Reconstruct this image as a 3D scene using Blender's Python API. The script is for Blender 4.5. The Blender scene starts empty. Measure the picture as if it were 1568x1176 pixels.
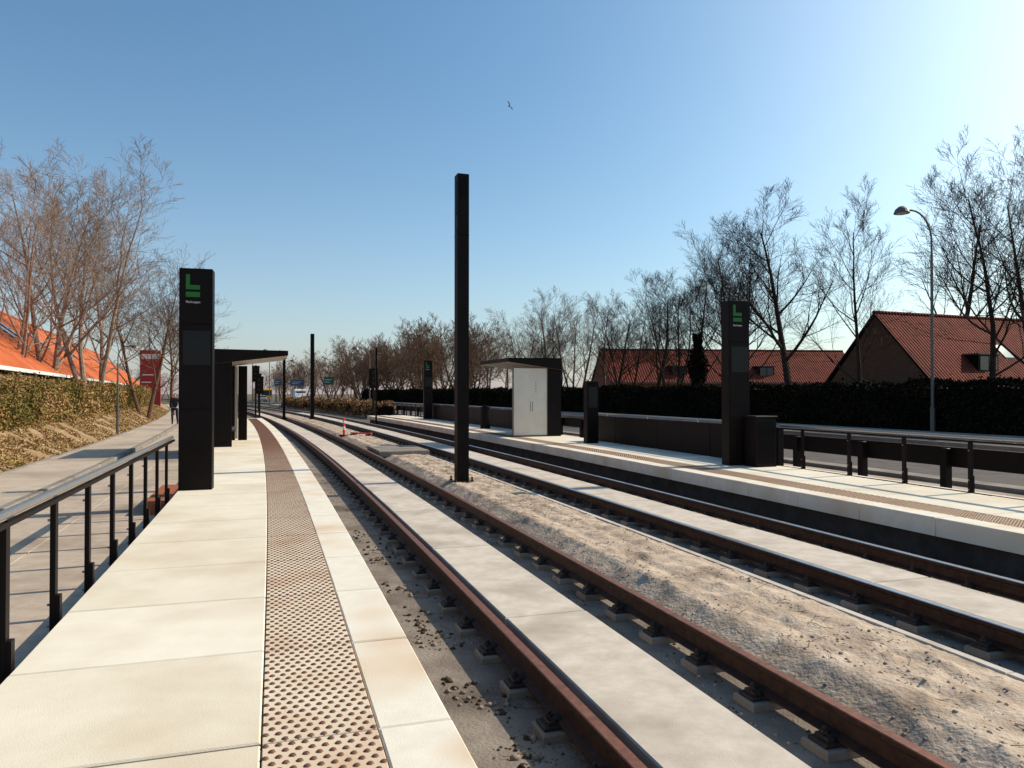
import bpy, math, random
import numpy as np
from mathutils import Vector, noise
random.seed(7); rng=np.random.default_rng(7)
sc=bpy.context.scene; col=sc.collection
# ---------------------------------------------------------------- materials
def mat(name,c1,c2=None,scale=4,rough=.8,metal=0,bump=0,bscale=40,c3=None,s3=.6,spec=None):
    m=bpy.data.materials.new(name); m.use_nodes=True; nt=m.node_tree; b=nt.nodes['Principled BSDF']
    if spec is None: spec=.2 if rough>=.7 else .5
    b.inputs['Roughness'].default_value=rough; b.inputs['Metallic'].default_value=metal
    b.inputs['Specular IOR Level'].default_value=spec
    b.inputs['Base Color'].default_value=(*c1,1)
    if c2 or bump:
        tc=nt.nodes.new('ShaderNodeTexCoord')
    if c2:
        n=nt.nodes.new('ShaderNodeTexNoise'); n.inputs['Scale'].default_value=scale; n.inputs['Detail'].default_value=8; n.inputs['Roughness'].default_value=.65
        nt.links.new(tc.outputs['Object'],n.inputs['Vector'])
        r=nt.nodes.new('ShaderNodeValToRGB'); r.color_ramp.elements[0].position=.35; r.color_ramp.elements[1].position=.65
        r.color_ramp.elements[0].color=(*c1,1); r.color_ramp.elements[1].color=(*c2,1)
        nt.links.new(n.outputs['Fac'],r.inputs['Fac']); out=r.outputs['Color']
        if c3:
            n3=nt.nodes.new('ShaderNodeTexNoise'); n3.inputs['Scale'].default_value=s3; n3.inputs['Detail'].default_value=7
            nt.links.new(tc.outputs['Object'],n3.inputs['Vector'])
            mr=nt.nodes.new('ShaderNodeMapRange'); mr.inputs[1].default_value=.48; mr.inputs[2].default_value=.75
            nt.links.new(n3.outputs['Fac'],mr.inputs[0])
            mx=nt.nodes.new('ShaderNodeMix'); mx.data_type='RGBA'; mx.inputs[7].default_value=(*c3,1)
            nt.links.new(mr.outputs[0],mx.inputs[0]); nt.links.new(out,mx.inputs[6]); out=mx.outputs[2]
        nt.links.new(out,b.inputs['Base Color'])
    if bump:
        n2=nt.nodes.new('ShaderNodeTexNoise'); n2.inputs['Scale'].default_value=bscale; n2.inputs['Detail'].default_value=6
        nt.links.new(tc.outputs['Object'],n2.inputs['Vector'])
        bp=nt.nodes.new('ShaderNodeBump'); bp.inputs['Strength'].default_value=bump; bp.inputs['Distance'].default_value=.02
        nt.links.new(n2.outputs['Fac'],bp.inputs['Height']); nt.links.new(bp.outputs['Normal'],b.inputs['Normal'])
    return m
def tilemat(name,c1,c2,c3,fx,fy):
    m=mat(name,c1,c2,2.5,.85,0,0,c3=c3,s3=.5,spec=.08); nt=m.node_tree; b=nt.nodes['Principled BSDF']
    tc=nt.nodes.new('ShaderNodeTexCoord'); sep=nt.nodes.new('ShaderNodeSeparateXYZ'); nt.links.new(tc.outputs['Object'],sep.inputs[0])
    def wv(sock,f,fn):
        a=nt.nodes.new('ShaderNodeMath'); a.operation='MULTIPLY'; a.inputs[1].default_value=f; nt.links.new(sock,a.inputs[0])
        s=nt.nodes.new('ShaderNodeMath'); s.operation=fn; nt.links.new(a.outputs[0],s.inputs[0])
        return s.outputs[0]
    w1=wv(sep.outputs[0],fx*6.283,'SINE'); w2=wv(sep.outputs[2],fy,'FRACT')
    ad=nt.nodes.new('ShaderNodeMath'); ad.operation='MULTIPLY_ADD'; ad.inputs[1].default_value=.5
    nt.links.new(w1,ad.inputs[0]); nt.links.new(w2,ad.inputs[2])
    bp=nt.nodes.new('ShaderNodeBump'); bp.inputs['Strength'].default_value=.9; bp.inputs['Distance'].default_value=.05
    nt.links.new(ad.outputs[0],bp.inputs['Height']); nt.links.new(bp.outputs['Normal'],b.inputs['Normal'])
    return m
def brickmat(name,c1,c2,mort):
    m=mat(name,c1,rough=.9); nt=m.node_tree; b=nt.nodes['Principled BSDF']
    tc=nt.nodes.new('ShaderNodeTexCoord'); sep=nt.nodes.new('ShaderNodeSeparateXYZ'); nt.links.new(tc.outputs['Object'],sep.inputs[0])
    ad=nt.nodes.new('ShaderNodeMath'); ad.operation='ADD'; nt.links.new(sep.outputs[0],ad.inputs[0]); nt.links.new(sep.outputs[1],ad.inputs[1])
    cb=nt.nodes.new('ShaderNodeCombineXYZ'); nt.links.new(ad.outputs[0],cb.inputs[0]); nt.links.new(sep.outputs[2],cb.inputs[1])
    br=nt.nodes.new('ShaderNodeTexBrick'); br.inputs['Scale'].default_value=1; br.inputs['Brick Width'].default_value=.24; br.inputs['Row Height'].default_value=.07; br.inputs['Mortar Size'].default_value=.008
    br.inputs['Color1'].default_value=(*c1,1); br.inputs['Color2'].default_value=(*c2,1); br.inputs['Mortar'].default_value=(*mort,1)
    nt.links.new(cb.outputs[0],br.inputs['Vector']); nt.links.new(br.outputs['Color'],b.inputs['Base Color'])
    return m
CONC=mat('platform_concrete',(.70,.61,.47),(.78,.69,.55),2.2,.75,0,.15,150,(.60,.48,.34),.9)
CONCB=mat('platform_concrete_pale',(.76,.675,.54),(.82,.735,.60),3,.75,0,.15,150,(.66,.545,.41),1.1)
CONC2=mat('edge_concrete',(.72,.64,.52),(.81,.73,.61),6,.75,0,.15,150,(.64,.46,.30),1.5)
CONCD=mat('old_concrete',(.20,.17,.14),(.31,.27,.225),3,.85,0,.3,80,(.13,.105,.085),1.5)
WALLD=mat('platform_side_shade',(.05,.04,.033),(.085,.07,.058),3,.9,0,.3,80)  # shade beneath the slab edge is put into this dark concrete colour
TRKSLAB=mat('track_slab_concrete',(.50,.42,.34),(.63,.54,.45),5,.8,0,.2,120,(.36,.29,.23),1.3)
DOT=mat('tactile_brown',(.12,.042,.02),(.18,.07,.035),20,.6)
TACT=mat('tactile_base',(.66,.54,.39),(.74,.62,.47),8,.75,0,.1,120,(.56,.37,.23),2)
TACT2=mat('tactile_base_rusty',(.50,.34,.21),(.58,.42,.27),8,.75,0,.1,120,(.42,.25,.14),2)
BED=mat('trackbed_dirt',(.19,.15,.12),(.28,.235,.195),3.5,.9,0,.6,40,(.07,.05,.036),1.3)
SAND=mat('sand',(.38,.28,.20),(.58,.455,.345),5,.95,0,.9,28,(.24,.17,.12),1.6)
STONE=mat('pebble',(.17,.12,.09),(.36,.29,.225),9,.9)
CLOD=mat('dark_clod',(.035,.025,.018),(.09,.066,.046),9,.9)
RUST=mat('rail_rust',(.024,.010,.006),(.06,.024,.013),12,.65,.1,.15,90,spec=.25)
RUSTTOP=mat('rail_head',(.15,.052,.024),(.27,.10,.048),15,.5,.4,.05,90)
RUSTTOP2=mat('rail_head_pale',(.50,.44,.40),(.65,.58,.53),15,.3,.9,.05,90)  # paler, smoother metal for the second track's rail heads
DK=mat('fastener_iron',(.02,.013,.010),(.045,.028,.02),20,.6,.3)
BLK=mat('black_paint',(.004,.003,.003),(.006,.0045,.004),3,.5,spec=.1)
BLK2=mat('dark_brown_paint',(.008,.0045,.004),(.012,.0075,.0065),2,.55,spec=.12)
SCR=mat('screen_glass',(.010,.009,.009),rough=.25,spec=.25)
GRN=mat('logo_green',(.03,.17,.035),rough=.5,spec=.2)
WHT=mat('white_paint',(.75,.73,.70),rough=.5)
STEEL=mat('brushed_steel',(.36,.31,.27),(.44,.39,.35),30,.4,.9)
ZINC=mat('grey_metal',(.12,.105,.095),(.17,.15,.135),10,.5,.5)
PANEL=mat('frosted_panel',(.66,.58,.48),(.76,.68,.58),1.2,.18)
SOFF=mat('shelter_soffit',(.42,.36,.30),rough=.5)
PAVE=mat('paving',(.40,.31,.24),(.51,.41,.32),5,.9,0,.3,90,(.26,.195,.145),.7)
ASPH=mat('footpath_surface',(.42,.335,.26),(.53,.43,.34),3,.85,0,.3,120,(.30,.235,.18),.4)
ROADM=mat('road_asphalt',(.085,.07,.062),(.13,.108,.095),2,.85,0,.2,120,spec=.15)
GRD=mat('ground_soil',(.10,.08,.05),(.17,.135,.09),.8,.95,0,.5,20,(.07,.07,.03),.1)
VERGE=mat('verge_soil',(.26,.165,.09),(.40,.27,.155),3,.95,0,.8,30,(.17,.13,.05),.8)
BARKL=mat('bark_pale',(.18,.115,.08),(.38,.28,.21),6,.85)
BARKD=mat('bark_backlit',(.028,.018,.013),(.055,.036,.026),8,.9,spec=.1)  # bark colour darkened to imitate trees seen against the light
BARKM=mat('bark_brown',(.11,.06,.037),(.18,.105,.066),8,.9)
L1=mat('leaf_olive',(.24,.18,.045),rough=.8); L2=mat('leaf_brown',(.34,.18,.07),rough=.8); L3=mat('leaf_green',(.13,.12,.028),rough=.8); L4=mat('dry_grass',(.46,.31,.16),rough=.9)
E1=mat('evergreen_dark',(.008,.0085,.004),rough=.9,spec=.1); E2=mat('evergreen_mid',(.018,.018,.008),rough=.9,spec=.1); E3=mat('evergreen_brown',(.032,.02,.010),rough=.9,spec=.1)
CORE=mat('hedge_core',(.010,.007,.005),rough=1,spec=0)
TILEO=tilemat('orange_roof_tiles',(.46,.11,.042),(.58,.16,.065),(.34,.08,.032),4,5)
TILER=tilemat('red_roof_tiles',(.14,.030,.020),(.21,.048,.030),(.09,.024,.017),4,5)
BRK=brickmat('brown_brick',(.09,.04,.022),(.13,.06,.034),(.13,.095,.07))
BRKR=brickmat('red_brick',(.28,.09,.05),(.34,.12,.07),(.3,.25,.2))
GLASS=mat('window_glass',(.03,.035,.04),rough=.08)
REDP=mat('red_plastic',(.75,.07,.03),rough=.45); REDS=mat('red_sign',(.28,.02,.02),rough=.5)
CORT=mat('rusty_plate',(.26,.075,.035),(.36,.12,.055),10,.8)
YEL=mat('bus_yellow',(.6,.33,.03),rough=.4); BLUE=mat('sign_blue_backlit',(.03,.075,.15),rough=.6); GRNS=mat('sign_green_backlit',(.02,.085,.055),rough=.6)  # sign blue and green are darkened in colour as if backlit
TYRE=mat('tyre',(.02,.02,.02),rough=.9)
SKIN=mat('skin',(.5,.32,.25),rough=.6); CLOTH=mat('dark_coat',(.02,.02,.03),(.03,.03,.04),10,.9); CLOTH2=mat('dark_trousers',(.03,.03,.045),rough=.9)
HAIR=mat('hair',(.04,.025,.015),rough=.8); FEATH=mat('gull_feathers',(.16,.14,.13),rough=.8)
# ---------------------------------------------------------------- alignment
def xe(s): return .84-.31*s-.00088*s*s
def th(s): return math.atan(.31+.00176*s)
def Q(n,s,z=0):
    a=th(s); return (xe(s)+n*math.cos(a), s+n*math.sin(a), z)
# ---------------------------------------------------------------- mesh builder
class M:
    def __init__(s): s.v=[];s.f=[];s.m=[]
    def add(s,v,f,mi=0):
        o=len(s.v); s.v+= [tuple(p) for p in v]; s.f+=[tuple(i+o for i in q) for q in f]
        s.m+= ([mi]*len(f) if isinstance(mi,int) else list(mi))
    def box(s,x0,x1,y0,y1,z0,z1,mi=0,T=None,c=0):
        T=T or (lambda x,y,z:(x,y,z))
        if c<=0:
            p=[(x,y,z) for z in(z0,z1) for x,y in((x0,y0),(x1,y0),(x1,y1),(x0,y1))]
            s.add([T(*q) for q in p],[(3,2,1,0),(4,5,6,7),(0,1,5,4),(1,2,6,5),(2,3,7,6),(3,0,4,7)],mi)
        else:
            p=[(x,y,z) for z in(z0,z1-c) for x,y in((x0,y0),(x1,y0),(x1,y1),(x0,y1))]
            p+=[(x,y,z1) for x,y in((x0+c,y0+c),(x1-c,y0+c),(x1-c,y1-c),(x0+c,y1-c))]
            f=[(3,2,1,0),(8,9,10,11)]
            for k in(0,4):
                for i in range(4):
                    j=(i+1)%4; f.append((k+i,k+j,k+j+4,k+i+4))
            s.add([T(*q) for q in p],f,mi)
    def sweep(s,prof,s0,s1,step,mi=0,closed=True):
        n=max(1,int(round((s1-s0)/step))); k=len(prof); v=[];f=[];m=[]
        for i in range(n+1):
            t=s0+(s1-s0)*i/n; v+=[Q(a,t,z) for a,z in prof]
        kk=k if closed else k-1
        for i in range(n):
            for j in range(kk):
                j2=(j+1)%k; f.append((i*k+j,i*k+j2,(i+1)*k+j2,(i+1)*k+j)); m.append(mi if isinstance(mi,int) else mi[j])
        if closed:
            f.append(tuple(range(k-1,-1,-1))); f.append(tuple(n*k+j for j in range(k))); m+=[mi if isinstance(mi,int) else mi[0]]*2
        s.add(v,f,m)
    def tube(s,pts,rad,sides=8,mi=0,cap=True):
        if not hasattr(rad,'__len__'): rad=[rad]*len(pts)
        pts=[Vector(p) for p in pts]; v=[];f=[]
        ref=None
        for i,p in enumerate(pts):
            d=(pts[min(i+1,len(pts)-1)]-pts[max(i-1,0)])
            d=d.normalized() if d.length>1e-9 else Vector((0,0,1))
            if ref is None: ref=d.orthogonal().normalized()
            ref=(ref-d*ref.dot(d)); ref=ref.normalized() if ref.length>1e-6 else d.orthogonal().normalized()
            w=d.cross(ref)
            for j in range(sides):
                a=2*math.pi*j/sides; v.append(p+(ref*math.cos(a)+w*math.sin(a))*rad[i])
        for i in range(len(pts)-1):
            for j in range(sides):
                j2=(j+1)%sides; f.append((i*sides+j,i*sides+j2,(i+1)*sides+j2,(i+1)*sides+j))
        if cap:
            f.append(tuple(range(sides-1,-1,-1))); f.append(tuple((len(pts)-1)*sides+j for j in range(sides)))
        s.add(v,f,mi)
    def obj(s,name,mats,loc=(0,0,0),rz=0,parent=None,bevel=0,smooth=False):
        me=bpy.data.meshes.new(name); me.from_pydata(s.v,[],s.f); me.update()
        for m in (mats if isinstance(mats,list) else [mats]): me.materials.append(m)
        me.polygons.foreach_set('material_index',s.m)
        if smooth: me.polygons.foreach_set('use_smooth',[True]*len(s.f))
        o=bpy.data.objects.new(name,me); col.objects.link(o)
        o.location=loc; o.rotation_euler=(0,0,rz)
        if parent: o.parent=parent
        if bevel:
            b=o.modifiers.new('b','BEVEL'); b.width=bevel; b.segments=2; b.limit_method='ANGLE'
        return o
def empty(name,loc=(0,0,0),rz=0):
    e=bpy.data.objects.new(name,None); col.objects.link(e); e.location=loc; e.rotation_euler=(0,0,rz); e.empty_display_size=.3; return e
def npmesh(name,V,F,mi,mats,loc=(0,0,0),parent=None,smooth=False):
    me=bpy.data.meshes.new(name); k=F.shape[1]
    me.vertices.add(len(V)); me.vertices.foreach_set('co',np.ascontiguousarray(V,dtype=np.float32).ravel())
    me.loops.add(F.size); me.loops.foreach_set('vertex_index',F.ravel().astype(np.int32))
    me.polygons.add(len(F)); me.polygons.foreach_set('loop_start',np.arange(0,F.size,k,dtype=np.int32))
    for m in mats: me.materials.append(m)
    me.polygons.foreach_set('material_index',np.asarray(mi,dtype=np.int32))
    if smooth: me.polygons.foreach_set('use_smooth',np.ones(len(F),dtype=bool))
    me.update(calc_edges=True); me.validate()
    o=bpy.data.objects.new(name,me); col.objects.link(o); o.location=loc
    if parent: o.parent=parent
    return o
def quads(P,size,flat=0.0):
    n=len(P); a=rng.normal(size=(n,3)); a/=np.linalg.norm(a,axis=1)[:,None]
    b=rng.normal(size=(n,3)); b-=a*(a*b).sum(1)[:,None]; b/=np.linalg.norm(b,axis=1)[:,None]
    sz=(size*rng.uniform(.6,1.4,n))[:,None]
    V=np.stack([P-a*sz,P+b*sz*.55,P+a*sz,P-b*sz*.55],1).reshape(-1,3)
    return V,np.arange(4*n).reshape(-1,4)
# ================================================================= ground
g=M(); g.box(-900,900,-200,1500,-.9,-.30,0); g.obj('ground',GRD)
g=M(); g.sweep([(0.02,-.29),(7.25,-.29),(7.25,-.25),(0.02,-.25)],-6,200,1.5); g.obj('track_bed',BED)
# ================================================================= platforms
S0,S1=-6,47
RE=7.05
def platform(name,sign,edge,width,s_end,tact):
    par=empty(name)
    T=lambda a,s,z: Q(edge+sign*a,s,z)
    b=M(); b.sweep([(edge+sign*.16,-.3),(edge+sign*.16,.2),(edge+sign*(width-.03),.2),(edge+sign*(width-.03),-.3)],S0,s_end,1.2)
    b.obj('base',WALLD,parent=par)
    k=M(); s=S0
    while s<s_end-.5:
        k.box(0,.155,s+.008,s+1.192,.07,.2,1,T)
        k.box(0,.345,s+.008,s+1.192,.2001,.30+random.uniform(-.003,.003),1,T,.008)
        k.box(.865,width,s+.008,s+1.192,.2,.30+random.uniform(-.003,.003),random.choice((0,0,3)),T,.008)
        k.box(.352,.858,s+.005,s+1.195,.2,.298,2,T,.004)
        s+=1.2
    k.obj('slabs',[CONC,CONC2,tact,CONCB],parent=par)
    V=[];F=[];n=0
    ss=np.arange(S0+.03,s_end-1,.0545)
    dome=[(0.0175,.0),(.012,.0062)]
    for i,s_ in enumerate(ss):
        for j in range(9):
            a=.352+.506*(j+.5)/9+(.014 if i%2 else -.014)
            c=Q(edge+sign*a,s_,.298)
            for r,h in dome:
                for q in range(6):
                    an=q*math.pi/3; V.append((c[0]+r*math.cos(an),c[1]+r*math.sin(an),c[2]+h))
            for q in range(6):
                q2=(q+1)%6; F.append((n+q,n+q2,n+6+q2,n+6+q))
            F.append((n+6,n+7,n+8,n+9)); F.append((n+6,n+9,n+10,n+11)); n+=12
    npmesh('tactile_studs',np.array(V),np.array(F),np.zeros(len(F)),[DOT],parent=par)
    return par
platform('tram_platform',-1,0,2.2,47,TACT)
platform('tram_platform',1,RE,2.7,49,TACT2)
g=M(); g.box(-2.62,-2.22,12.2,14.2,.0,.22,0,Q,.01); g.obj('rusty_plate',CORT)
# ================================================================= tracks
def rail(mm,c,head):
    pr=[(-.075,-.17),(.075,-.17),(.075,-.158),(.022,-.135),(.018,-.05),(.038,-.035),(.038,-.006),(.032,0),(-.032,0),(-.038,-.006),(-.038,-.035),(-.018,-.05),(-.022,-.135),(-.075,-.158)]
    mi=[0]*14; mi[7]=head; mi[6]=head;mi[8]=head
    mm.sweep([(c+a,z) for a,z in pr],-6,190,1.0,mi)
def track(r1,r2,head,off):
    par=empty('tram_track')
    r=M(); rail(r,r1,head); rail(r,r2,head)
    r.obj('rails',[RUST,RUSTTOP,RUSTTOP2],parent=par)
    f=M(); s=-5.6+off
    while s<75:
        for c in(r1,r2):
            T=lambda a,t,z,c=c,s=s: Q(c+a,s+t,z)
            f.box(-.19,.19,-.11,.11,-.25,-.197,1,T,.012)
            f.box(-.17,.17,-.075,.075,-.197,-.172,0,T,.005)
            if s<40:
                for sg in(-1,1):
                    f.box(min(sg*.03,sg*.12),max(sg*.03,sg*.12),-.04,.04,-.172,-.135,0,T,.012)
                    a0,b0,_=Q(c+sg*.115,s,0)
                    f.tube([(a0,b0,-.17),(a0,b0,-.10)],.014,6,0); f.tube([(a0,b0,-.14),(a0,b0,-.118)],.026,6,0)
                    f.box(min(sg*.09,sg*.14),max(sg*.09,sg*.14),-.055,.055,-.172,-.148,0,T,.006)
        s+=.66
    f.obj('fasteners',[DK,CONCD],parent=par)
    k=M(); s=-5.2
    while s<70:
        k.box(r1+.13,r1+.86,s+.01,s+2.79,-.25,-.035+random.uniform(-.004,.004),0,Q,.01); s+=2.8
    k.obj('centre_slabs',TRKSLAB,parent=par)
track(.92,2.385,1,0.1); track(4.74,6.175,2,.35)
EN=4.02
k=M(); s=-5
while s<70:
    k.box(EN,EN+.08,s+.004,s+.996,-.28,-.085,0,Q,.006); s+=1.0
k.obj('concrete_edging',TRKSLAB)
def sandz(n,s,x,y):
    t=(n-2.62)/(EN-2.62); base=-.23+.16*min(1,t*4)-.03*max(0,(t-.8)*5)
    v=noise.fractal(Vector((x*1.1,y*1.1,0)),1,2,5)*.022
    v+=max(0,noise.noise(Vector((x*6,y*6,3)))-.1)*.05+max(0,noise.noise(Vector((x*13,y*13,9))))*.024
    v-=.02*math.exp(-((t-.45)/.06)**2)+.015*math.exp(-((t-.7)/.05)**2)
    return base+v*min(1,.3+t*3)*(1 if t<.9 else .5)
V=[];F=[]
sl=list(np.arange(-2,22,.04))+list(np.arange(22,70,.25)); nn=42
for s in sl:
    for j in range(nn):
        n=2.62+(EN-2.62)*j/(nn-1); x,y,_=Q(n,s); V.append((x,y,sandz(n,s,x,y)))
for i in range(len(sl)-1):
    for j in range(nn-1):
        a=i*nn+j; F.append((a,a+1,a+nn+1,a+nn))
npmesh('sand_strip',np.array(V),np.array(F),np.zeros(len(F)),[SAND],smooth=True)
def pebbles(name,cnt,n0,n1,s0,s1,zf,sz,mats):
    V=[];F=[];mi=[]
    for i in range(cnt):
        n=random.uniform(n0,n1); s=s0+(s1-s0)*random.random()**1.6; x,y,_=Q(n,s)
        if noise.noise(Vector((x*1.3,y*1.3,7)))<-.05: continue
        z=zf(n,s,x,y); r=sz*random.uniform(.3,1)**1.5*1.7
        o=len(V); a=random.uniform(0,6.3); e=[random.uniform(.7,1.3) for _ in range(6)]
        for q,(dx,dy,dz) in enumerate(((1,0,0),(0,1,0),(-1,0,0),(0,-1,0),(0,0,.7),(0,0,-.7))):
            X=(dx*math.cos(a)-dy*math.sin(a))*r*e[q]; Y=(dx*math.sin(a)+dy*math.cos(a))*r*e[q]; V.append((x+X,y+Y,z+dz*r*e[q]))
        for q in range(4):
            F.append((o+q,o+(q+1)%4,o+4)); F.append((o+(q+1)%4,o+q,o+5))
        mi+= [random.randrange(len(mats))]*8
    npmesh(name,np.array(V),np.array(F),mi,mats)
pebbles('gravel',5000,2.6,EN,0,25,lambda n,s,x,y:sandz(n,s,x,y),.012,[STONE,SAND,SAND,SAND])
pebbles('gravel',2200,.45,.9,0,25,lambda n,s,x,y:-.25,.010,[STONE,CLOD,BED,CLOD])
pebbles('gravel',700,.05,.45,0,25,lambda n,s,x,y:-.25,.008,[STONE,CLOD,BED,CLOD])
pebbles('gravel',1800,1.82,2.6,0,20,lambda n,s,x,y:-.25,.012,[STONE,CLOD,SAND])
pebbles('gravel',2000,4.15,7.1,4,30,lambda n,s,x,y:-.25,.015,[STONE,CLOD,SAND])
pebbles('dark_rubble',420,.35,.72,3.5,12,lambda n,s,x,y:-.245,.022,[CLOD,CLOD,STONE])
k=M()
for i in range(130):
    n=random.uniform(2.9,EN-.1) if i%4 else random.uniform(.1,.8); s=random.uniform(2,18); x,y,_=Q(n,s)
    a=random.uniform(0,6.28); pts=[]
    for q in range(5):
        z=sandz(n,s,x,y)+.004 if n>2.5 else -.24
        pts.append((x,y,z+random.uniform(0,.012))); a+=random.uniform(-.6,.6); L=.05; x+=L*math.cos(a); y+=L*math.sin(a)
    k.tube(pts,.0025,3,0,False)
k.obj('twig_litter',BARKM)
k=M(); k.box(-.8,.8,-1.2,1.2,-.12,.06,0,None,.03); k.obj('concrete_pad',CONCD,(-3.75,24.6,0),th(24.6))
e=empty('barrier_post',(-7.6,34,-.1)); k=M()
k.tube([(0,0,0),(0,0,.82)],.05,10,0); k.tube([(0,0,.3),(0,0,.45)],.053,10,1); k.tube([(0,0,.6),(0,0,.7)],.053,10,1); k.box(-.2,.2,-.2,.2,0,.07,2,None,.02); k.obj('post',[REDP,WHT,TYRE],parent=e)
k=M(); k.box(-.6,.6,-.04,.04,.1,.17,0,None,.01); k.box(-.5,-.4,-.2,.2,0,.1,1,None,.01); k.box(.4,.5,-.2,.2,0,.1,1,None,.01)
k.obj('barrier_plank',[REDP,TYRE],(-6.9,34.4,-.12),-.5)
# ================================================================= masts
def mast(x,y,h,w=.26,plates=True,z=-.12,name='catenary_mast'):
    e=empty(name,(x,y,z),th(y)); k=M()
    k.box(-w/2,w/2,-w/2,w/2,.05,h,0,None,.01)
    k.box(-w/2+.05,w/2-.05,-w/2-.004,-w/2+.01,h-.55,h-.1,1); k.box(-w/2-.006,-w/2+.01,-.06,.06,h-.9,h-.15,1)
    k.box(-w/2-.005,-w/2+.01,-.07,.07,h-1.9,h-1.2,1); k.box(-w/2-.004,w/2+.004,-w/2-.004,w/2+.004,h-1.35,h-1.33,1); k.box(-w/2-.004,w/2+.004,-w/2-.004,w/2+.004,1.3,1.32,1)
    if plates: k.box(-w*.9,w*.9,-w*.9,w*.9,0,.05,1)
    for a in(-1,1):
        for b in(-1,1):
            k.tube([(a*w*.72,b*w*.72,0),(a*w*.72,b*w*.72,.16)],.02,6,2); k.tube([(a*w*.72,b*w*.72,.05),(a*w*.72,b*w*.72,.09)],.036,6,2)
    k.obj('column',[BLK2,BLK,DK],parent=e)
mast(-1.1,16.4,6.75); mast(-14.9,56,6.4)
mast(-17.3,57,5.2,.2); mast(-8.5,47,4.8,.1,False)
# ================================================================= totems
def totem(x,y,h=3.55,w=.5,d=.3):
    e=empty('station_totem',(x,y,.3),th(y)*.85); k=M()
    k.box(-w/2,w/2,-d/2,d/2,0,h,0,None,.008); k.obj('body',BLK,parent=e,bevel=.006)
    k=M(); f=-d/2-.004
    for z0,z1 in((.02,1.28),(1.30,h-.9),(h-.88,h-.02)): k.box(-w/2+.01,w/2-.01,f,-d/2+.01,z0,z1,0)
    k.box(-w/2+.06,w/2-.03,f-.004,f+.002,h-1.55,h-1.0,1)
    k.obj('panels',[BLK2,SCR],parent=e)
    k=M(); zt=h-.1; q=f-.006
    k.box(-.15,-.09,q,f+.001,zt-.24,zt,0); k.box(-.089,.06,q,f+.001,zt-.24,zt-.17,0); k.box(-.15,.06,q,f+.001,zt-.36,zt-.28,0)
    k.obj('logo',GRN,parent=e)
    c=bpy.data.curves.new('station_name','FONT'); c.body='Parkvejen'; c.size=.055; c.extrude=.001; c.materials.append(WHT)
    o=bpy.data.objects.new('station_name',c); col.objects.link(o); o.location=(-.15,q,zt-.46); o.rotation_euler=(math.pi/2,0,0); o.parent=e
totem(-5.1,12.15); totem(4.85,16.3); totem(-5.05,45,3.5)
e=empty('ticket_machine',(2.46,23.4,.3),th(23)); k=M(); k.box(-.19,.19,-.14,.14,0,1.93,0,None,.01); k.box(-.15,.15,-.146,-.13,1.1,1.75,1); k.obj('body',[BLK,SCR],parent=e,bevel=.01)
# ================================================================= shelters
def shelter(x,y,flip,L,panelw):
    e=empty('tram_shelter',(x,y,.3),th(y)); sg=-1 if flip else 1
    X=lambda a:sg*a
    k=M()
    def bx(a0,a1,y0,y1,z0,z1,mi=0,c=0):
        p=sorted((X(a0),X(a1))); k.box(p[0],p[1],y0,y1,z0,z1,mi,None,c)
    bx(0,.5,0,.18,0,2.62,0); bx(0,.5,L-.18,L,0,2.62,0); bx(0,.12,.18,L-.18,0,2.45,0)
    if panelw<.8: bx(.62,.9,L-.16,L-.02,0,2.45,0)
    p=[(0,2.40),(0,2.82),(2.05,2.80),(2.05,2.66),(.5,2.45)]
    v=[(X(a),y0,z) for y0 in(-.06,L+.06) for a,z in p]
    k.add(v,[(0,1,2,3,4),(9,8,7,6,5),(0,1,6,5),(1,2,7,6),(2,3,8,7),(3,4,9,8),(4,0,5,9)],[0,0,0,0,0,1,1])
    k.obj('frame',[BLK2,SOFF],parent=e)
    k=M()
    ys=[.06] if panelw>.8 else [L-.12]
    for y0 in ys: bx(.505,.505+panelw,y0,y0+.05,.05,2.44,0)
    k.obj('glass_panel',PANEL,parent=e)
    k=M()
    for y0 in ys:
        bx(.5,.53,y0-.01,y0+.06,0,2.45)
        if panelw>.8:
            bx(.505+panelw,.54+panelw,y0-.01,y0+.06,0,2.52); bx(.5,.54+panelw,y0-.01,y0+.06,0,.05)
            for i in range(4): bx(.95,.95+.02,y0-.004,y0,1.9-i*.11,1.96-i*.11)
            bx(1.08,1.10,y0-.004,y0,.9,1.25); bx(1.16,1.18,y0-.004,y0,.9,1.25)
    bx(.15,.6,.6,L-.6,.42,.47); bx(.3,.4,.8,.9,0,.42); bx(.3,.4,L-.9,L-.8,0,.42)
    k.obj('bench_and_trim',[ZINC],parent=e)
shelter(-8.55,21.5,False,3.4,.1)
shelter(1.78,27.2,True,3.2,1.3)
# ================================================================= back wall & railings
k=M()
for a_,b_ in((13.0,21.5),(24.5,43.1)):
    s=a_
    while s<b_-.2:
        k.box(9.5,9.64,s+.01,min(s+2.4,b_)-.01,.25,1.12,0,Q,.004); s+=2.4
k.obj('dark_platform_wall',BLK2)
k=M(); pts=[Q(9.44,s,1.2) for s in np.arange(13.2,21.4,1)]; k.tube(pts,.022,8,0)
pts=[Q(9.44,s,1.2) for s in np.arange(24.5,43,1)]; k.tube(pts,.022,8,0)
for s in np.arange(13.5,43,2.4):
    if not 21.3<s<24.4: k.tube([Q(9.52,s,1.1),Q(9.44,s,1.2)],.012,6,0)
k.obj('wall_handrail',STEEL)
e=empty('equipment_cabinet',(5.27,15.95,.3),th(16)); k=M(); k.box(-.25,.25,-.2,.2,0,1.02,0,None,.01); k.box(-.27,.27,-.22,.22,1.021,1.07,0,None,.01); k.box(-.21,.21,-.206,-.19,.08,.95,1); k.obj('body',[BLK2,BLK],parent=e)
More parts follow.
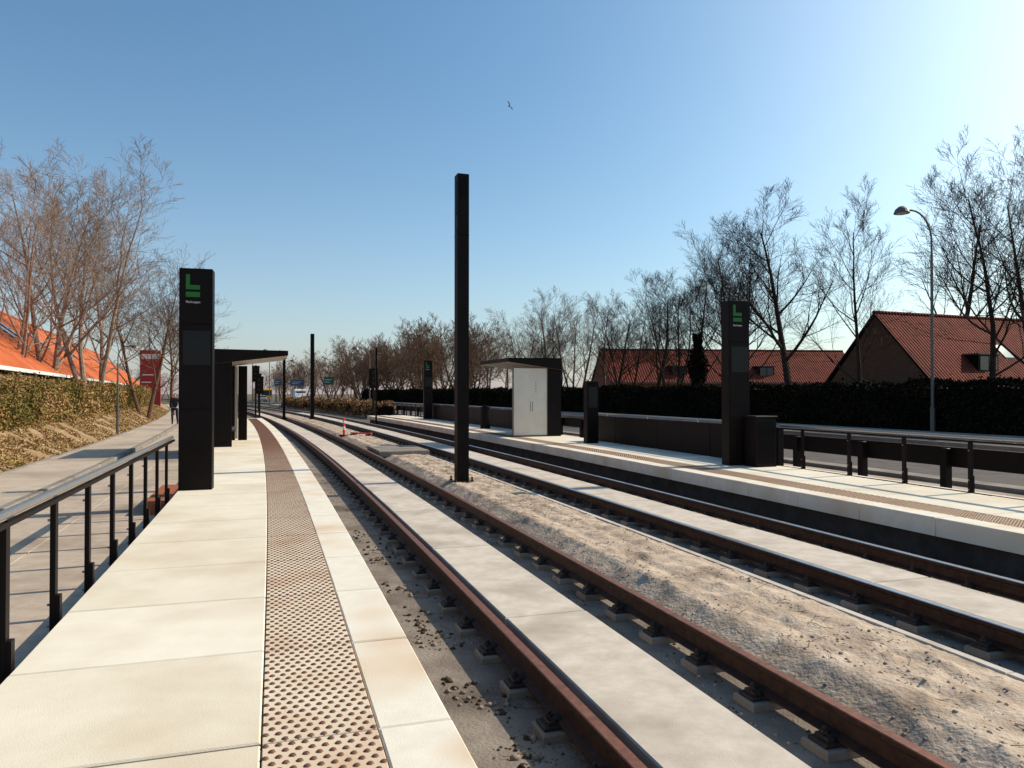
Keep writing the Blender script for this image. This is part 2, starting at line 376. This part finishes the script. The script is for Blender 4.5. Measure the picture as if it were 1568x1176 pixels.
k=M(); k.tube([Q(8.6,30,.3),Q(8.6,30,1.2)],.22,12,0); k.tube([Q(8.6,30,1.2),Q(8.6,30,1.25)],.24,12,0); k.tube([Q(8.6,30,1.25),Q(8.6,30,1.3)],.15,12,0); k.obj('litter_bin',BLK2)
def railing(n,s0,s1,sp,zb,name='railing'):
    e=empty(name); k=M(); zt=1.16
    pts=[Q(n,s,zt) for s in np.arange(s0,s1+.01,.5)]
    k.tube(pts,.026,10,1)
    k.sweep([(n-.02,zt-.075),(n+.02,zt-.075),(n+.02,zt-.045),(n-.02,zt-.045)],s0,s1,.6,0)
    s=s0+.15
    while s<s1:
        T=lambda a,t,z,s=s:Q(n+a,s+t,z)
        k.box(-.012,.012,-.032,.032,zb,zt-.045,0,T,.002)
        k.box(.013,.04,-.03,.03,zb,zb+.32,0,T,.002); k.box(-.024,-.013,-.03,.03,zb,zt-.08,0,T,.001)
        for z in(zb+.1,zb+.25,zt-.2):
            p=Q(n-.025,s,z); q=Q(n-.045,s,z); k.tube([p,q],.01,6,1)
        s+=sp
    k.sweep([(n-.02,zb+.0),(n+.02,zb+.0),(n+.02,zb+.06),(n-.02,zb+.06)],s0,s1,.6,0)
    k.obj('rail_and_posts',[BLK2,STEEL],parent=e)
railing(-2.27,-3,12.7,.98,.12)
railing(9.55,-1,13.1,1.2,.25)
railing(9.55,43.3,52,1.2,.25)
# ================================================================= left paving
k=M()
s=-8
while s<120:
    k.box(-4.6,-3.5,s+.006,s+1.994,-.3,0.0,0,Q,.006); k.box(-3.494,-2.36,s+.006,s+1.994,-.3,0.0+random.uniform(-.004,.004),0,Q,.006); s+=2
k.obj('paved_walkway',PAVE)
k=M(); s=-8
while s<120:
    k.box(-4.75,-4.605,s+.004,s+.996,-.3,.12,0,Q,.015); s+=1
k.obj('kerb',CONCD)
k=M(); k.sweep([(-6.2,-.3),(-4.755,-.3),(-4.755,.10),(-6.2,.10)],-8,120,2); k.obj('footpath',ASPH)
k=M(); s=-8
while s<120:
    k.box(-6.3,-6.205,s+.004,s+.996,-.3,.13,0,Q,.01); s+=1
k.obj('path_edging',CONCD)
def vz(n,x,y):
    j=(-6.3-n); return .08+.75*max(0,min(1,j/1.5))+noise.fractal(Vector((x,y,0)),1,2,4)*.1*min(1,j*3)
V=[];F=[]; sl=np.arange(-8,110,.3); nn=14
for s in sl:
    for j in range(nn):
        n=-6.3-3.4*j/(nn-1); x,y,_=Q(n,s); V.append((x,y,vz(n,x,y)))
for i in range(len(sl)-1):
    for j in range(nn-1):
        a=i*nn+j; F.append((a,a+1,a+nn+1,a+nn))
npmesh('verge',np.array(V),np.array(F),np.zeros(len(F)),[VERGE],smooth=True)
def frameQ(n,s):
    a=np.arctan(.31+.00176*s); x=.84-.31*s-.00088*s*s
    return x+n*np.cos(a), s+n*np.sin(a)
N=60000; s=5+70*rng.uniform(0,1,N)**1.3; u=rng.uniform(0,1,N); n=-6.25-1.6*u; x,y=frameQ(n,s)
keep=np.array([noise.noise(Vector((a*.9,b*.9,2))) for a,b in zip(x,y)])>-.12
x=x[keep];y=y[keep];n=n[keep];N=len(x)
P=np.stack([x,y,np.array([vz(min(c,-6.3),a,b) for a,b,c in zip(x,y,n)])+rng.uniform(0,.09,N)],1); V,F=quads(P,.04)
npmesh('dry_grass',V,F,np.repeat(rng.choice([0,1,2,0],N),1),[L4,L2,L1])
# ================================================================= hedges
def hedge(name,n0,n1,s0,s1,zb,h,dens,size,mats,wts,hv=.15,sprig=0):
    e=empty(name)
    L=s1-s0; per=2*h+(n1-n0); N=int(L*per*dens)
    s=rng.uniform(s0,s1,N); u=rng.uniform(0,per,N); w=n1-n0
    n=np.where(u<h,n0,np.where(u<h+w,n0+(u-h),n1)); z=np.where(u<h,u,np.where(u<h+w,h,u-h-w))
    lump=np.array([noise.fractal(Vector((a*.55,b*.9,c*1.2)),1,2,4) for a,b,c in zip(s,n,z)])
    c=(n0+n1)/2; k=1+lump*hv*1.3+rng.normal(0,.04,N); n=c+(n-c)*k*(1-.22*(z/h)**3); z=z*(1+lump*hv*.8)+rng.exponential(.045,N)*(z>h*.9)
    x,y=frameQ(n,s); P=np.stack([x,y,zb+z],1); V,F=quads(P,size)
    pm=np.array([noise.noise(Vector((a*.35,c_*.8,5))) for a,c_ in zip(s,z)])
    r=rng.uniform(0,1,N)+pm*.7; mi=np.digitize(r,np.cumsum(wts)[:-1])
    npmesh('leaves',V,F,mi,mats,parent=e)
    if sprig:
        m=M()
        for i in range(int(L*sprig)):
            a=random.uniform(s0,s1); b=random.uniform(n0+.15,n1-.15); p=Vector(Q(b,a,zb+h*.92)); hgt=random.uniform(.15,.4)
            d=Vector((random.gauss(0,.2),random.gauss(0,.2),1)); m.tube([p,p+d*hgt*.6,p+d*hgt],[.006,.005,.003],3,0,False)
        m.obj('sprigs',mats[-1],parent=e)
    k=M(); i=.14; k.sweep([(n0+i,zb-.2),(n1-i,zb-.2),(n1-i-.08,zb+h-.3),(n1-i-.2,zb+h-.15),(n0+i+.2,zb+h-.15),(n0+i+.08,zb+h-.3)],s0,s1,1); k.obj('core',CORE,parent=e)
hedge('hedge',-8.9,-7.7,4,30,.7,1.5,750,.042,[L3,L1,L2,L4],[.2,.37,.35,.08],.2,30)
hedge('hedge',-8.9,-7.7,30,75,.7,1.45,350,.065,[L3,L1,L2,L4],[.2,.37,.35,.08],.2,12)
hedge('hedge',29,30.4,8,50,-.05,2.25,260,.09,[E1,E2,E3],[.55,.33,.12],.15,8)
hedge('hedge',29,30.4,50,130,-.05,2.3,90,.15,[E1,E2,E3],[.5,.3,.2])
hedge('shrub_row',9.8,11.4,58,110,-.2,1.1,110,.1,[L2,BARKM,L1],[.45,.4,.15],.5)
# ================================================================= right road
k=M(); k.sweep([(9.85,-.3),(12.4,-.3),(12.4,-.02),(9.85,-.02)],-8,120,2); k.obj('pavement',PAVE)
k=M(); k.sweep([(12.9,-.3),(26.5,-.3),(26.5,-.05),(12.9,-.05)],-8,330,2); k.obj('road',ROADM)
k=M()
s=-8
while s<300:
    for n in(16.3,23): k.box(n-.06,n+.06,s,s+1.5,-.06,-.046,0,Q)
    s+=4.5
for n in(13.2,26.2,19.65): k.sweep([(n-.06,-.06),(n+.06,-.06),(n+.06,-.046),(n-.06,-.046)],-8,300,2)
k.obj('road_markings',WHT)
k=M(); k.sweep([(26.5,-.3),(28.9,-.3),(28.9,.07),(26.5,.07)],-8,130,2); k.obj('pavement',PAVE)
k=M(); k.sweep([(12.4,-.3),(12.9,-.3),(12.9,.07),(12.4,.07)],-8,130,2); k.obj('kerb',CONCD)
e=empty('guardrail'); k=M()
k.sweep([(11.8,.42),(11.83,.42),(11.90,.50),(11.83,.58),(11.83,.64),(11.90,.72),(11.83,.80),(11.8,.80),(11.8,.64)],-8,60,2,0)
s=-7
while s<60: k.box(11.66,11.8,s-.07,s+.07,-.1,.78,0,Q,.01); s+=2
k.sweep([(11.66,.82),(11.74,.82),(11.74,.90),(11.66,.90)],-8,60,2,1)
k.obj('beam_and_posts',[BLK2,ZINC],parent=e)
# ================================================================= lamps
def lamp(x,y,z,h,reach,side,r=.06,name='street_lamp'):
    e=empty(name,(x,y,z)); k=M()
    k.tube([(0,0,0),(0,0,1.2),(0,0,1.21),(0,0,h*.8)],[r*1.5,r*1.5,r,r*.8],10,0)
    pts=[(0,0,h*.8)]
    for i in range(9):
        a=math.pi*i/8*.55; pts.append((side*reach*(1-math.cos(a))*.85,0,h*.86+(h*.14)*math.sin(a)))
    end=pts[-1]
    k.tube(pts,r*.6,8,0)
    k.tube([(end[0],0,end[2]+.03),(end[0]+side*.12,0,end[2]+.02),(end[0]+side*.22,0,end[2]-.02)],[r*.8,r*1.2,r*1.2],8,0)
    c=(end[0]+side*.25,0,end[2]-.05); R=reach*.3
    k.tube([(c[0],0,c[2]+R*.75),(c[0],0,c[2]+R*.68),(c[0],0,c[2]+R*.35),(c[0],0,c[2]-R*.12),(c[0],0,c[2]-R*.25)],[R*.12,R*.4,R*.8,R,R*1.02],16,0)
    k.tube([(c[0],0,c[2]-R*.25),(c[0],0,c[2]-R*.4)],[R*.8,R*.4],12,1)
    k.obj('pole_and_head',[ZINC,WHT],parent=e)
lamp(19.6,35,0,10.4,1.15,-1,.075)
lamp(-16.8,32,.1,3.75,.5,1,.04)
for x,y,h,sd in((-42,130,9,1),(-47,150,9,1),(-50,165,9,1),(-18,95,7.5,-1),(-70,170,9,1),(-38,110,8,1)): lamp(x,y,0,h,1.6,sd,.08)
def signal(x,y,h):
    e=empty('traffic_light',(x,y,0),th(y)*.6); k=M(); k.tube([(0,0,0),(0,0,h)],.07,8,0)
    k.box(-.22,.22,-.3,-.08,h-1.3,h-.15,0,None,.03); k.box(-.3,.3,-.08,-.05,h-1.4,h-.05,0)
    for i in range(3): k.tube([(0,-.3,h-.35-i*.36),(0,-.36,h-.35-i*.36)],[.13,.13],10,1)
    k.obj('pole_and_head',[BLK2,SCR],parent=e)
signal(-21.5,63,4.2); signal(-9.6,52,3.6); signal(-19.5,58,3.2); signal(-27,80,4)
def sign(x,y,w,h,z,m):
    e=empty('traffic_sign',(x,y,0),.4); k=M()
    for a in(-w*.35,w*.35): k.tube([(a,.06,0),(a,.06,z+h)],.06,8,0)
    k.box(-w/2,w/2,-.02,.02,z,z+h,1); k.box(-w*.4,w*.25,-.03,-.019,z+h*.6,z+h*.66,2); k.box(-w*.4,w*.1,-.03,-.019,z+h*.3,z+h*.36,2)
    k.obj('board',[ZINC,m,WHT],parent=e)
sign(-38,133,2.4,1.0,3.2,BLUE); sign(-41.5,133,1.1,1.1,3.2,BLUE); sign(-31,127,1.7,1.3,3.3,GRNS)
def vehicle(name,x,y,rz,L,W,H,m,kind):
    e=empty(name,(x,y,-.05),rz); k=M()
    if kind=='bus': pr=[(-L/2,.35),(-L/2,H-.25),(-L/2+.2,H),(L/2-.2,H),(L/2,H-.3),(L/2,.35)]
    elif kind=='van': pr=[(-L/2,.35),(-L/2,1.1),(-L/2+1,1.3),(-L/2+1.5,H-.1),(-L/2+1.8,H),(L/2,H),(L/2,.35)]
    else: pr=[(-L/2,.3),(-L/2,.75),(-L/2+1.1,.95),(-L/2+1.8,H),(L/2-1,H),(L/2-.3,.95),(L/2,.9),(L/2,.3)]
    n=len(pr); v=[(sx*W/2*(.88 if z>1.2 and kind=='car' else 1),a,z) for sx in(-1,1) for a,z in pr]
    f=[tuple(range(n)),tuple(range(2*n-1,n-1,-1))]+[(i,(i+1)%n,n+(i+1)%n,n+i) for i in range(n)]
    k.add(v,f,0)
    zb=.95 if kind=='car' else H*.45; zt=H-.12 if kind=='car' else H*.85
    k.box(-W/2+.12,W/2-.12,-L/2-.012 if kind=='bus' else -L/2+(1.25 if kind!='bus' else 0),-L/2+(.05 if kind=='bus' else 1.5),zb,zt,1)
    if kind!='van':
        k.box(-W/2-.01,W/2+.01,-L/2+(.6 if kind=='bus' else 1.9),L/2-(.6 if kind=='bus' else 1.1),zb+.05,zt-.03,1)
    for a in(-L*.32,L*.32):
        for sx in(-1,1):
            k.tube([(sx*(W/2-.22),a,.34),(sx*(W/2+.02),a,.34)],.36,14,2)
    for sx in(-1,1): k.box(sx*W*.36-.14,sx*W*.36+.14,-L/2-.02,-L/2+.03,.6,.78,3)
    k.obj('body',[m,GLASS,TYRE,WHT],parent=e,bevel=.03)
vehicle('city_bus',-60,180,.5,12,2.5,3,YEL,'bus')
vehicle('delivery_van',-42.5,150,.45,5.8,2.1,2.7,WHT,'van')
CARM=mat('car_grey',(.12,.13,.14),rough=.25,metal=.4); CARR=mat('car_silver',(.35,.35,.35),rough=.3,metal=.5)
vehicle('parked_car',-36,132,.45,4.4,1.8,1.45,CARM,'car'); vehicle('parked_car',-55,165,.45,4.4,1.8,1.45,CARR,'car')
# ================================================================= houses
def house(name,x,y,rz,L0,L1,hw,ze,zr,roofm,wallm,dorm=(),sky=(),wins=(),zb=-.3,fascia=None):
    e=empty(name,(x,y,0),rz)
    k=M(); k.box(L0,L1,-hw+.3,hw-.3,zb,ze-.05,0)
    for xx in(L0,L1-.3):
        y0=hw-.3; v=[(xx,-y0,ze-.05),(xx,y0,ze-.05),(xx,0,zr-.22),(xx+.3,-y0,ze-.05),(xx+.3,y0,ze-.05),(xx+.3,0,zr-.22)]
        k.add(v,[(0,1,2),(5,4,3),(0,2,5,3),(1,4,5,2)],0)
    k.obj('walls',wallm,parent=e)
    k=M(); sl=(zr-ze)/hw; t=.16; a0,a1=L0-.15,L1+.15
    for sg in(-1,1):
        yo=hw+.25; zo=ze-.25*sl
        v=[(a0,0,zr),(a1,0,zr),(a1,sg*yo,zo),(a0,sg*yo,zo),(a0,0,zr-t),(a1,0,zr-t),(a1,sg*yo,zo-t),(a0,sg*yo,zo-t)]
        k.add(v,[(0,1,2,3),(7,6,5,4),(2,6,7,3),(0,3,7,4),(1,5,6,2)],[0,1,1,1,1])
    k.tube([(a0,0,zr+.0),(a1,0,zr+.0)],.11,8,0)
    k.obj('roof',[roofm,BLK2],parent=e)
    k=M(); zo=ze-.25*sl
    for sg in(-1,1): k.box(a0,a1,sg*(hw+.3)-.05,sg*(hw+.3)+.05,zo-.16,zo-.02,0)
    k.obj('gutters',fascia or ZINC,parent=e)
    if dorm:
        k=M()
        for dx,w,side,zc in dorm:
            yd=side*(hw*(zr-zc)/(zr-ze)); p=sorted((yd+side*.35,0))
            k.box(dx-w/2,dx+w/2,p[0],p[1],zc-.5,zc+.6,0)
            k.box(dx-w/2-.12,dx+w/2+.12,p[0]-.12*(side<0),p[1]+.12*(side>0),zc+.602,zc+.68,2)
            f=yd+side*.36; q=sorted((f,f+side*.02)); k.box(dx-w/2+.12,dx-.04,q[0],q[1],zc-.3,zc+.5,1); k.box(dx+.04,dx+w/2-.12,q[0],q[1],zc-.3,zc+.5,1)
        k.obj('dormers',[BLK2,GLASS,ZINC],parent=e)
    if sky:
        k=M()
        for dx,t0,t1,w,side in sky:
            v=[]
            for t_ in(t0,t1):
                for xx in(dx-w/2,dx+w/2): v.append((xx,side*hw*t_,zr-(zr-ze)*t_+.09))
            v2=[(a,b,c-.12) for a,b,c in v]
            k.add(v+v2,[(0,1,3,2),(0,1,5,4),(2,3,7,6),(0,2,6,4),(1,3,7,5)],[0,1,1,1,1])
        k.obj('skylights',[GLASS,ZINC],parent=e)
    if wins:
        k=M()
        for wx,w,z0,z1,side in wins:
            f=side*(hw-.3); q=lambda a,b:sorted((f+side*a,f+side*b))
            a,b=q(.0,.03); k.box(wx-w/2-.07,wx+w/2+.07,a,b,z0-.07,z1+.07,0)
            a,b=q(.031,.04); k.box(wx-w/2,wx-.03,a,b,z0,z1,1); k.box(wx+.03,wx+w/2,a,b,z0,z1,1)
        k.obj('windows',[WHT,GLASS],parent=e)
ang=math.atan2(1,-.43)
house('row_house',-32.6,47.8,ang,-38,62,5,3.0,7.0,TILEO,BRKR,sky=[(xx,.35,.6,1.1,-1) for xx in(-12,-9.5,-2,8,10.5,30)],wins=[(xx,1.3,1,2.3,-1) for xx in range(-36,60,5)],fascia=WHT)
house('brick_house',21.8,45,.39,0,17,3.95,2.45,6.7,TILER,BRK,dorm=((5.2,1.7,-1,3.5),(11.5,1.9,-1,3.5)),sky=((8.2,.45,.65,.8,-1),),wins=[(3,1.2,.9,2.1,-1),(7,1.2,.9,2.1,-1)])
house('row_house',22,78,.12,-13,13,4.2,3.1,6.3,TILER,BRKR,dorm=((-6,1.6,-1,3.9),(3,1.6,-1,3.9)),wins=[(xx,1.3,1,2.3,-1) for xx in range(-11,13,4)])
house('row_house',46,72,.12,-11,9,4.2,3.1,6.3,TILER,BRK,wins=[(xx,1.3,1,2.3,-1) for xx in range(-9,8,4)])
e=empty('red_pylon_sign',(-36.6,76,0),.35); k=M(); k.box(-.95,.95,-.2,.2,0,6.2,0,None,.03); k.box(-.8,.8,-.212,-.19,5.3,5.8,1); k.box(-.8,.3,-.212,-.19,3.65,3.75,1); k.box(-.8,.1,-.212,-.19,2.9,3.0,1); k.obj('board',[REDS,WHT],parent=e,bevel=.03)
# ================================================================= trees
def gen_tree(seed,stems,ang,trunk_r,H=10,start=.22,counts=(12,8,7,5),up=.09,spread=.95,twr=.0055,limb=1.0):
    R=random.Random(seed); m=M()
    sides=[8,5,4,3,3]; segs=[9,7,5,3,2]
    def grow(p,d,L,r,lv):
        n=segs[lv]; pts=[p.copy()]; rad=[r]; dd=d.copy(); wig=[.05,.08,.09,.10,.12][lv]; upl=[.35,1.25,1.1,.8,.6][lv]*up
        for i in range(n):
            dd=(dd+Vector((R.gauss(0,wig),R.gauss(0,wig),R.gauss(0,wig)*.6+upl))).normalized()
            pts.append(pts[-1]+dd*(L/n)); t=(i+1)/n; rad.append(max(r*(1-t*(.85 if lv else .85)),twr*.7))
        m.tube(pts,rad,sides[lv],0,False)
        if lv>=4: return
        c=counts[lv]; st=start if lv==0 else .2
        for q in range(c):
            t=st+(1-st)*(q+R.uniform(.1,.9))/c; t=min(t,.99); fi=t*n; i=int(fi); fr=fi-i
            P=pts[i].lerp(pts[i+1],fr); D=(pts[i+1]-pts[i]).normalized()
            a=R.uniform(0,6.283); o=D.orthogonal().normalized(); w=D.cross(o); side=(o*math.cos(a)+w*math.sin(a))
            ba=math.radians(R.uniform(34,62) if lv<2 else R.uniform(25,50))*spread
            nd=D*math.cos(ba)+side*math.sin(ba)
            if nd.z<-.05: nd.z*=.3
            if lv==0: cl=H*R.uniform(.34,.50)*(1.12-.66*t)*limb
            else: cl=L*R.uniform(.40,.66)*(1.12-.5*t)
            rr=max(rad[i]*R.uniform(.40,.58),twr)
            grow(P,nd.normalized(),cl,rr,lv+1)
    for k in range(stems):
        a=6.283*k/stems+R.uniform(-.4,.4); tl=ang*R.uniform(.5,1.3) if stems>1 else .03
        d=Vector((math.cos(a)*tl,math.sin(a)*tl,1)).normalized()
        grow(Vector((math.cos(a)*.12*(stems>1),math.sin(a)*.12*(stems>1),0)),d,H*R.uniform(.78,.9),trunk_r*R.uniform(.8,1.1),0)
    me=bpy.data.meshes.new('bare_tree'); me.from_pydata(m.v,[],m.f); me.materials.append(BARKM); me.update()
    zmax=max(v[2] for v in m.v); return me,zmax
TA=gen_tree(1,3,.26,.10,counts=(10,7,6,4),limb=.95); TB=gen_tree(2,1,0,.15,counts=(14,9,6,4)); TC=gen_tree(3,2,.2,.12,counts=(11,8,6,4)); TD=gen_tree(5,1,0,.17,counts=(13,9,7,4),start=.28)
TE=gen_tree(9,2,.28,.13,counts=(9,6,5,3),twr=.014)
def tree(T,x,y,h,rz,m,w=1.0,name='bare_tree',z=-.2):
    o=bpy.data.objects.new(name,T[0]); col.objects.link(o); s=h/T[1]; o.scale=(s*w,s*w,s); o.location=(x,y,z); o.rotation_euler=(0,0,rz)
    o.material_slots[0].link='OBJECT'; o.material_slots[0].material=m
    return o
tree(TA,-22.0,39,14.4,.3,BARKL,1.15,z=.4); tree(TC,-22.5,36.5,14.2,2,BARKL,1.15,z=.4); tree(TA,-22.2,33,11.8,4,BARKL,1.0,z=.4); tree(TB,-23.3,43,13.6,3.3,BARKL,1.1,z=.4)
tree(TC,-23,47,11.2,1,BARKM,1.2); tree(TB,-27,60,12,3,BARKM,1.15); tree(TD,-21.6,50,10.2,3,BARKM,1.2)
for i,(x,y,h) in enumerate([(-2.9,94,11.5),(1.2,86,12.5),(3.5,80,12.8),(6.3,75,12.8),(8.6,71,12),(10.2,67,11.5),(12.0,63,12.5),(12.9,60,12.5),(-5,100,11.5),(4.8,78,11),(9.4,69,11)]):
    tree([TB,TC,TD,TA][i%4],x,y,h,i*1.3,BARKM if i<5 else BARKD,1.15)
tree(TB,13.9,56,14,1,BARKD,1.05); tree(TC,15.7,51.5,14.3,2,BARKD,1.1); tree(TD,17.5,46.5,15.6,3.2,BARKD,1.15); tree(TB,19.3,42,14.2,4.4,BARKD,.95); tree(TC,16.5,58,16,5,BARKD,1.1)
tree(TD,23.2,33.5,13.8,1.1,BARKD,1.25); tree(TC,27.5,38,16.3,2.7,BARKD,1.1); tree(TD,36,62,20,.5,BARKD,1.0); tree(TB,24.6,38,16,2.2,BARKD,1.1)
N=5000; a=rng.uniform(0,6.283,N); z=rng.uniform(0,6.2,N); r=(.8+.35*np.sin(z*2.1+a*2))*(1-.1*z)*rng.uniform(.5,1.1,N)
V,F=quads(np.stack([13.6+r*np.cos(a),55+r*np.sin(a),z],1),.12); npmesh('ivy',V,F,rng.choice([0,1],N,p=[.7,.3]),[E1,E2])
def woods(name,pts,m,T=TE):
    me=T[0]; nv=len(me.vertices); co=np.empty(nv*3,dtype=np.float32); me.vertices.foreach_get('co',co); co=co.reshape(-1,3)
    Fq=np.array([p.vertices[:] for p in me.polygons if len(p.vertices)==4]); Vs=[];Fs=[]
    for i,(x,y,h) in enumerate(pts):
        a=random.uniform(0,6.28); s=h/T[1]; w=random.uniform(1,1.35); c,d=math.cos(a),math.sin(a)
        v=np.stack([(co[:,0]*c-co[:,1]*d)*s*w+x,(co[:,0]*d+co[:,1]*c)*s*w+y,co[:,2]*s-.3],1); Vs.append(v); Fs.append(Fq+i*nv)
    F=np.concatenate(Fs); npmesh(name,np.concatenate(Vs),F,np.zeros(len(F)),[m])
pts=[]
for i in range(52):
    s=random.uniform(92,210); n=random.uniform(31,44); p=Q(n,s); pts.append((p[0],p[1],random.uniform(11,15.5)*(1 if s<170 else .85)))
woods('distant_tree_row',pts,BARKM)
pts=[(random.uniform(-190,-50),random.uniform(230,280),random.uniform(9,14)) for i in range(36)]
woods('distant_woods',pts,BARKM)
# ================================================================= person
def skin_body(name,joints,edges,parent,mats,root=0):
    me=bpy.data.meshes.new(name); me.from_pydata([j[:3] for j in joints],edges,[])
    o=bpy.data.objects.new(name,me); col.objects.link(o); o.parent=parent
    bpy.context.view_layer.objects.active=o; md=o.modifiers.new('skin','SKIN'); md.use_smooth_shade=True
    for i,j in enumerate(joints):
        sv=me.skin_vertices[0].data[i]; sv.radius=(j[3],j[4] if len(j)>4 else j[3]); sv.use_root=(i==root)
    sd=o.modifiers.new('sub','SUBSURF'); sd.levels=1; sd.render_levels=2
    me.materials.append(mats); return o
e=empty('walking_person',(-18.85,42,.1),.3)
J=[(0,0,.92,.15,.11),(0,.0,1.15,.14,.10),(0,.02,1.38,.17,.11),(0,.02,1.5,.06,.06),
   (-.19,.02,1.42,.06),(-.25,.1,1.16,.05),(-.24,-.02,.93,.04),(.19,.02,1.42,.06),(.25,-.06,1.16,.05),(.24,-.2,.95,.04)]
skin_body('coat',J,[(0,1),(1,2),(2,3),(2,4),(4,5),(5,6),(2,7),(7,8),(8,9)],e,CLOTH)
J=[(0,0,.92,.13,.1),(-.1,0,.86,.095),(-.11,-.16,.5,.07),(-.11,-.12,.09,.045),(-.11,-.27,.05,.045),(.1,0,.86,.095),(.11,.05,.48,.07),(.11,.28,.14,.045),(.11,.16,.04,.04)]
skin_body('trousers',J,[(0,1),(1,2),(2,3),(3,4),(0,5),(5,6),(6,7),(7,8)],e,CLOTH2)
J=[(0,.02,1.48,.05),(0,0,1.56,.06),(0,-.01,1.64,.085,.095),(0,0,1.70,.07,.08),(0,-.09,1.62,.025)]
skin_body('head',J,[(0,1),(1,2),(2,3),(2,4)],e,SKIN)
J=[(0,.04,1.60,.07),(0,.03,1.68,.09,.09),(0,.01,1.73,.07)]
skin_body('hair',J,[(0,1),(1,2)],e,HAIR)
for sx,yy,zz in((-.24,-.04,.88),(.24,-.23,.9)):
    J=[(sx,yy,zz,.03,.015),(sx,yy-.01,zz-.07,.035,.015)]; E=[(0,1)]
    for i in range(4):
        b=len(J); J+=[(sx,yy-.035+i*.022,zz-.09,.009),(sx+.005,yy-.04+i*.024,zz-.13-.008*(i in(1,2)),.008),(sx+.01*(1 if sx<0 else -1),yy-.04+i*.024,zz-.16-.01*(i in(1,2)),.007)]; E+=[(1,b),(b,b+1),(b+1,b+2)]
    b=len(J); J+=[(sx,yy-.05,zz-.05,.01),(sx,yy-.07,zz-.09,.009)]; E+=[(0,b),(b,b+1)]
    skin_body('hand',J,E,e,SKIN)
# bird
e=empty('gull',(-.14,40,17.2),.6); e.rotation_euler=(.4,.7,.9); e.scale=(.45,.45,.45); k=M()
k.tube([(0,-.24,0),(0,-.2,.005),(0,-.12,.01),(0,0,0),(0,.14,0),(0,.26,0)],[.005,.03,.035,.055,.035,.008],10,0)
k.add([(-.04,.14,0),(.04,.14,0),(.07,.34,0),(-.07,.34,0),(0,.2,.015)],[(0,1,4),(1,2,4),(2,3,4),(3,0,4)],0)
for sg in(-1,1):
    top=[(.03,-.08,.02),(.26,-.14,.16),(.5,-.02,.2),(.66,.14,.17)]; bot=[(.03,.1,.02),(.26,.07,.13),(.48,.12,.17),(.66,.15,.17)]
    v=[(sg*a,b,c) for a,b,c in top+bot]; k.add(v,[(0,1,5,4),(1,2,6,5),(2,3,7,6)],0)
k.obj('body',FEATH,parent=e,smooth=True)
# ================================================================= light
el,az=math.radians(38),math.radians(68)
dv=Vector((math.sin(az)*math.cos(el),math.cos(az)*math.cos(el),math.sin(el)))
w=bpy.data.worlds.new('World'); sc.world=w; w.use_nodes=True; nt=w.node_tree; bg=nt.nodes['Background']
sk=nt.nodes.new('ShaderNodeTexSky'); sk.sky_type='NISHITA'; sk.sun_disc=False; sk.sun_elevation=el; sk.sun_rotation=az; sk.dust_density=1.6; sk.air_density=1.2; sk.ozone_density=1.0
def node(t,**k):
    n=nt.nodes.new(t)
    for a,b in k.items(): setattr(n,a,b)
    return n
def mth(op,a,b=None,cl=False):
    n=node('ShaderNodeMath',operation=op,use_clamp=cl)
    for i,v in enumerate((a,b)):
        if v is None: continue
        if isinstance(v,(int,float)): n.inputs[i].default_value=v
        else: nt.links.new(v,n.inputs[i])
    return n.outputs[0]
mx=node('ShaderNodeMix',data_type='RGBA',blend_type='MULTIPLY'); mx.inputs[0].default_value=1; nt.links.new(sk.outputs[0],mx.inputs[6]); mx.inputs[7].default_value=(.84,1.26,1.46,1)
tc=node('ShaderNodeTexCoord'); nr=node('ShaderNodeVectorMath',operation='NORMALIZE'); nt.links.new(tc.outputs['Generated'],nr.inputs[0])
hz=Vector((math.sin(math.radians(52))*math.cos(math.radians(22)),math.cos(math.radians(52))*math.cos(math.radians(22)),math.sin(math.radians(22))))
dt=node('ShaderNodeVectorMath',operation='DOT_PRODUCT'); nt.links.new(nr.outputs[0],dt.inputs[0]); dt.inputs[1].default_value=hz
gl=mth('MULTIPLY',mth('POWER',mth('MAXIMUM',dt.outputs['Value'],0.0),11),7.2)
sp=node('ShaderNodeSeparateXYZ'); nt.links.new(nr.outputs[0],sp.inputs[0])
hh=mth('MULTIPLY',mth('POWER',mth('SUBTRACT',1.0,mth('ABSOLUTE',sp.outputs[2]),True),6),3.0)
def addc(prev,fac,c):
    cm=node('ShaderNodeMix',data_type='RGBA',blend_type='MULTIPLY'); cm.inputs[0].default_value=1; cm.inputs[6].default_value=(*c,1); nt.links.new(fac,cm.inputs[7])
    ad=node('ShaderNodeMix',data_type='RGBA',blend_type='ADD'); ad.inputs[0].default_value=1; nt.links.new(prev,ad.inputs[6]); nt.links.new(cm.outputs[2],ad.inputs[7]); return ad.outputs[2]
o=addc(mx.outputs[2],gl,(1,.88,.70)); o=addc(o,hh,(1.15,.74,.88))
nt.links.new(o,bg.inputs[0]); bg.inputs[1].default_value=.095
ld=bpy.data.lights.new('sun','SUN'); ld.energy=5; ld.angle=math.radians(.5); ld.color=(1,.88,.70)
lo=bpy.data.objects.new('sun',ld); col.objects.link(lo)
lo.rotation_euler=(-dv).to_track_quat('-Z','Y').to_euler(); lo.location=(30,10,30)
cd=bpy.data.cameras.new('camera'); cd.sensor_width=36; cd.lens=26.4; cd.clip_end=3000; cd.clip_start=.05
co=bpy.data.objects.new('camera',cd); col.objects.link(co); co.location=(0,0,1.85); co.rotation_euler=(math.radians(90.7),0,0); sc.camera=co
sc.view_settings.view_transform='Standard'; sc.view_settings.look='None'; sc.view_settings.exposure=0
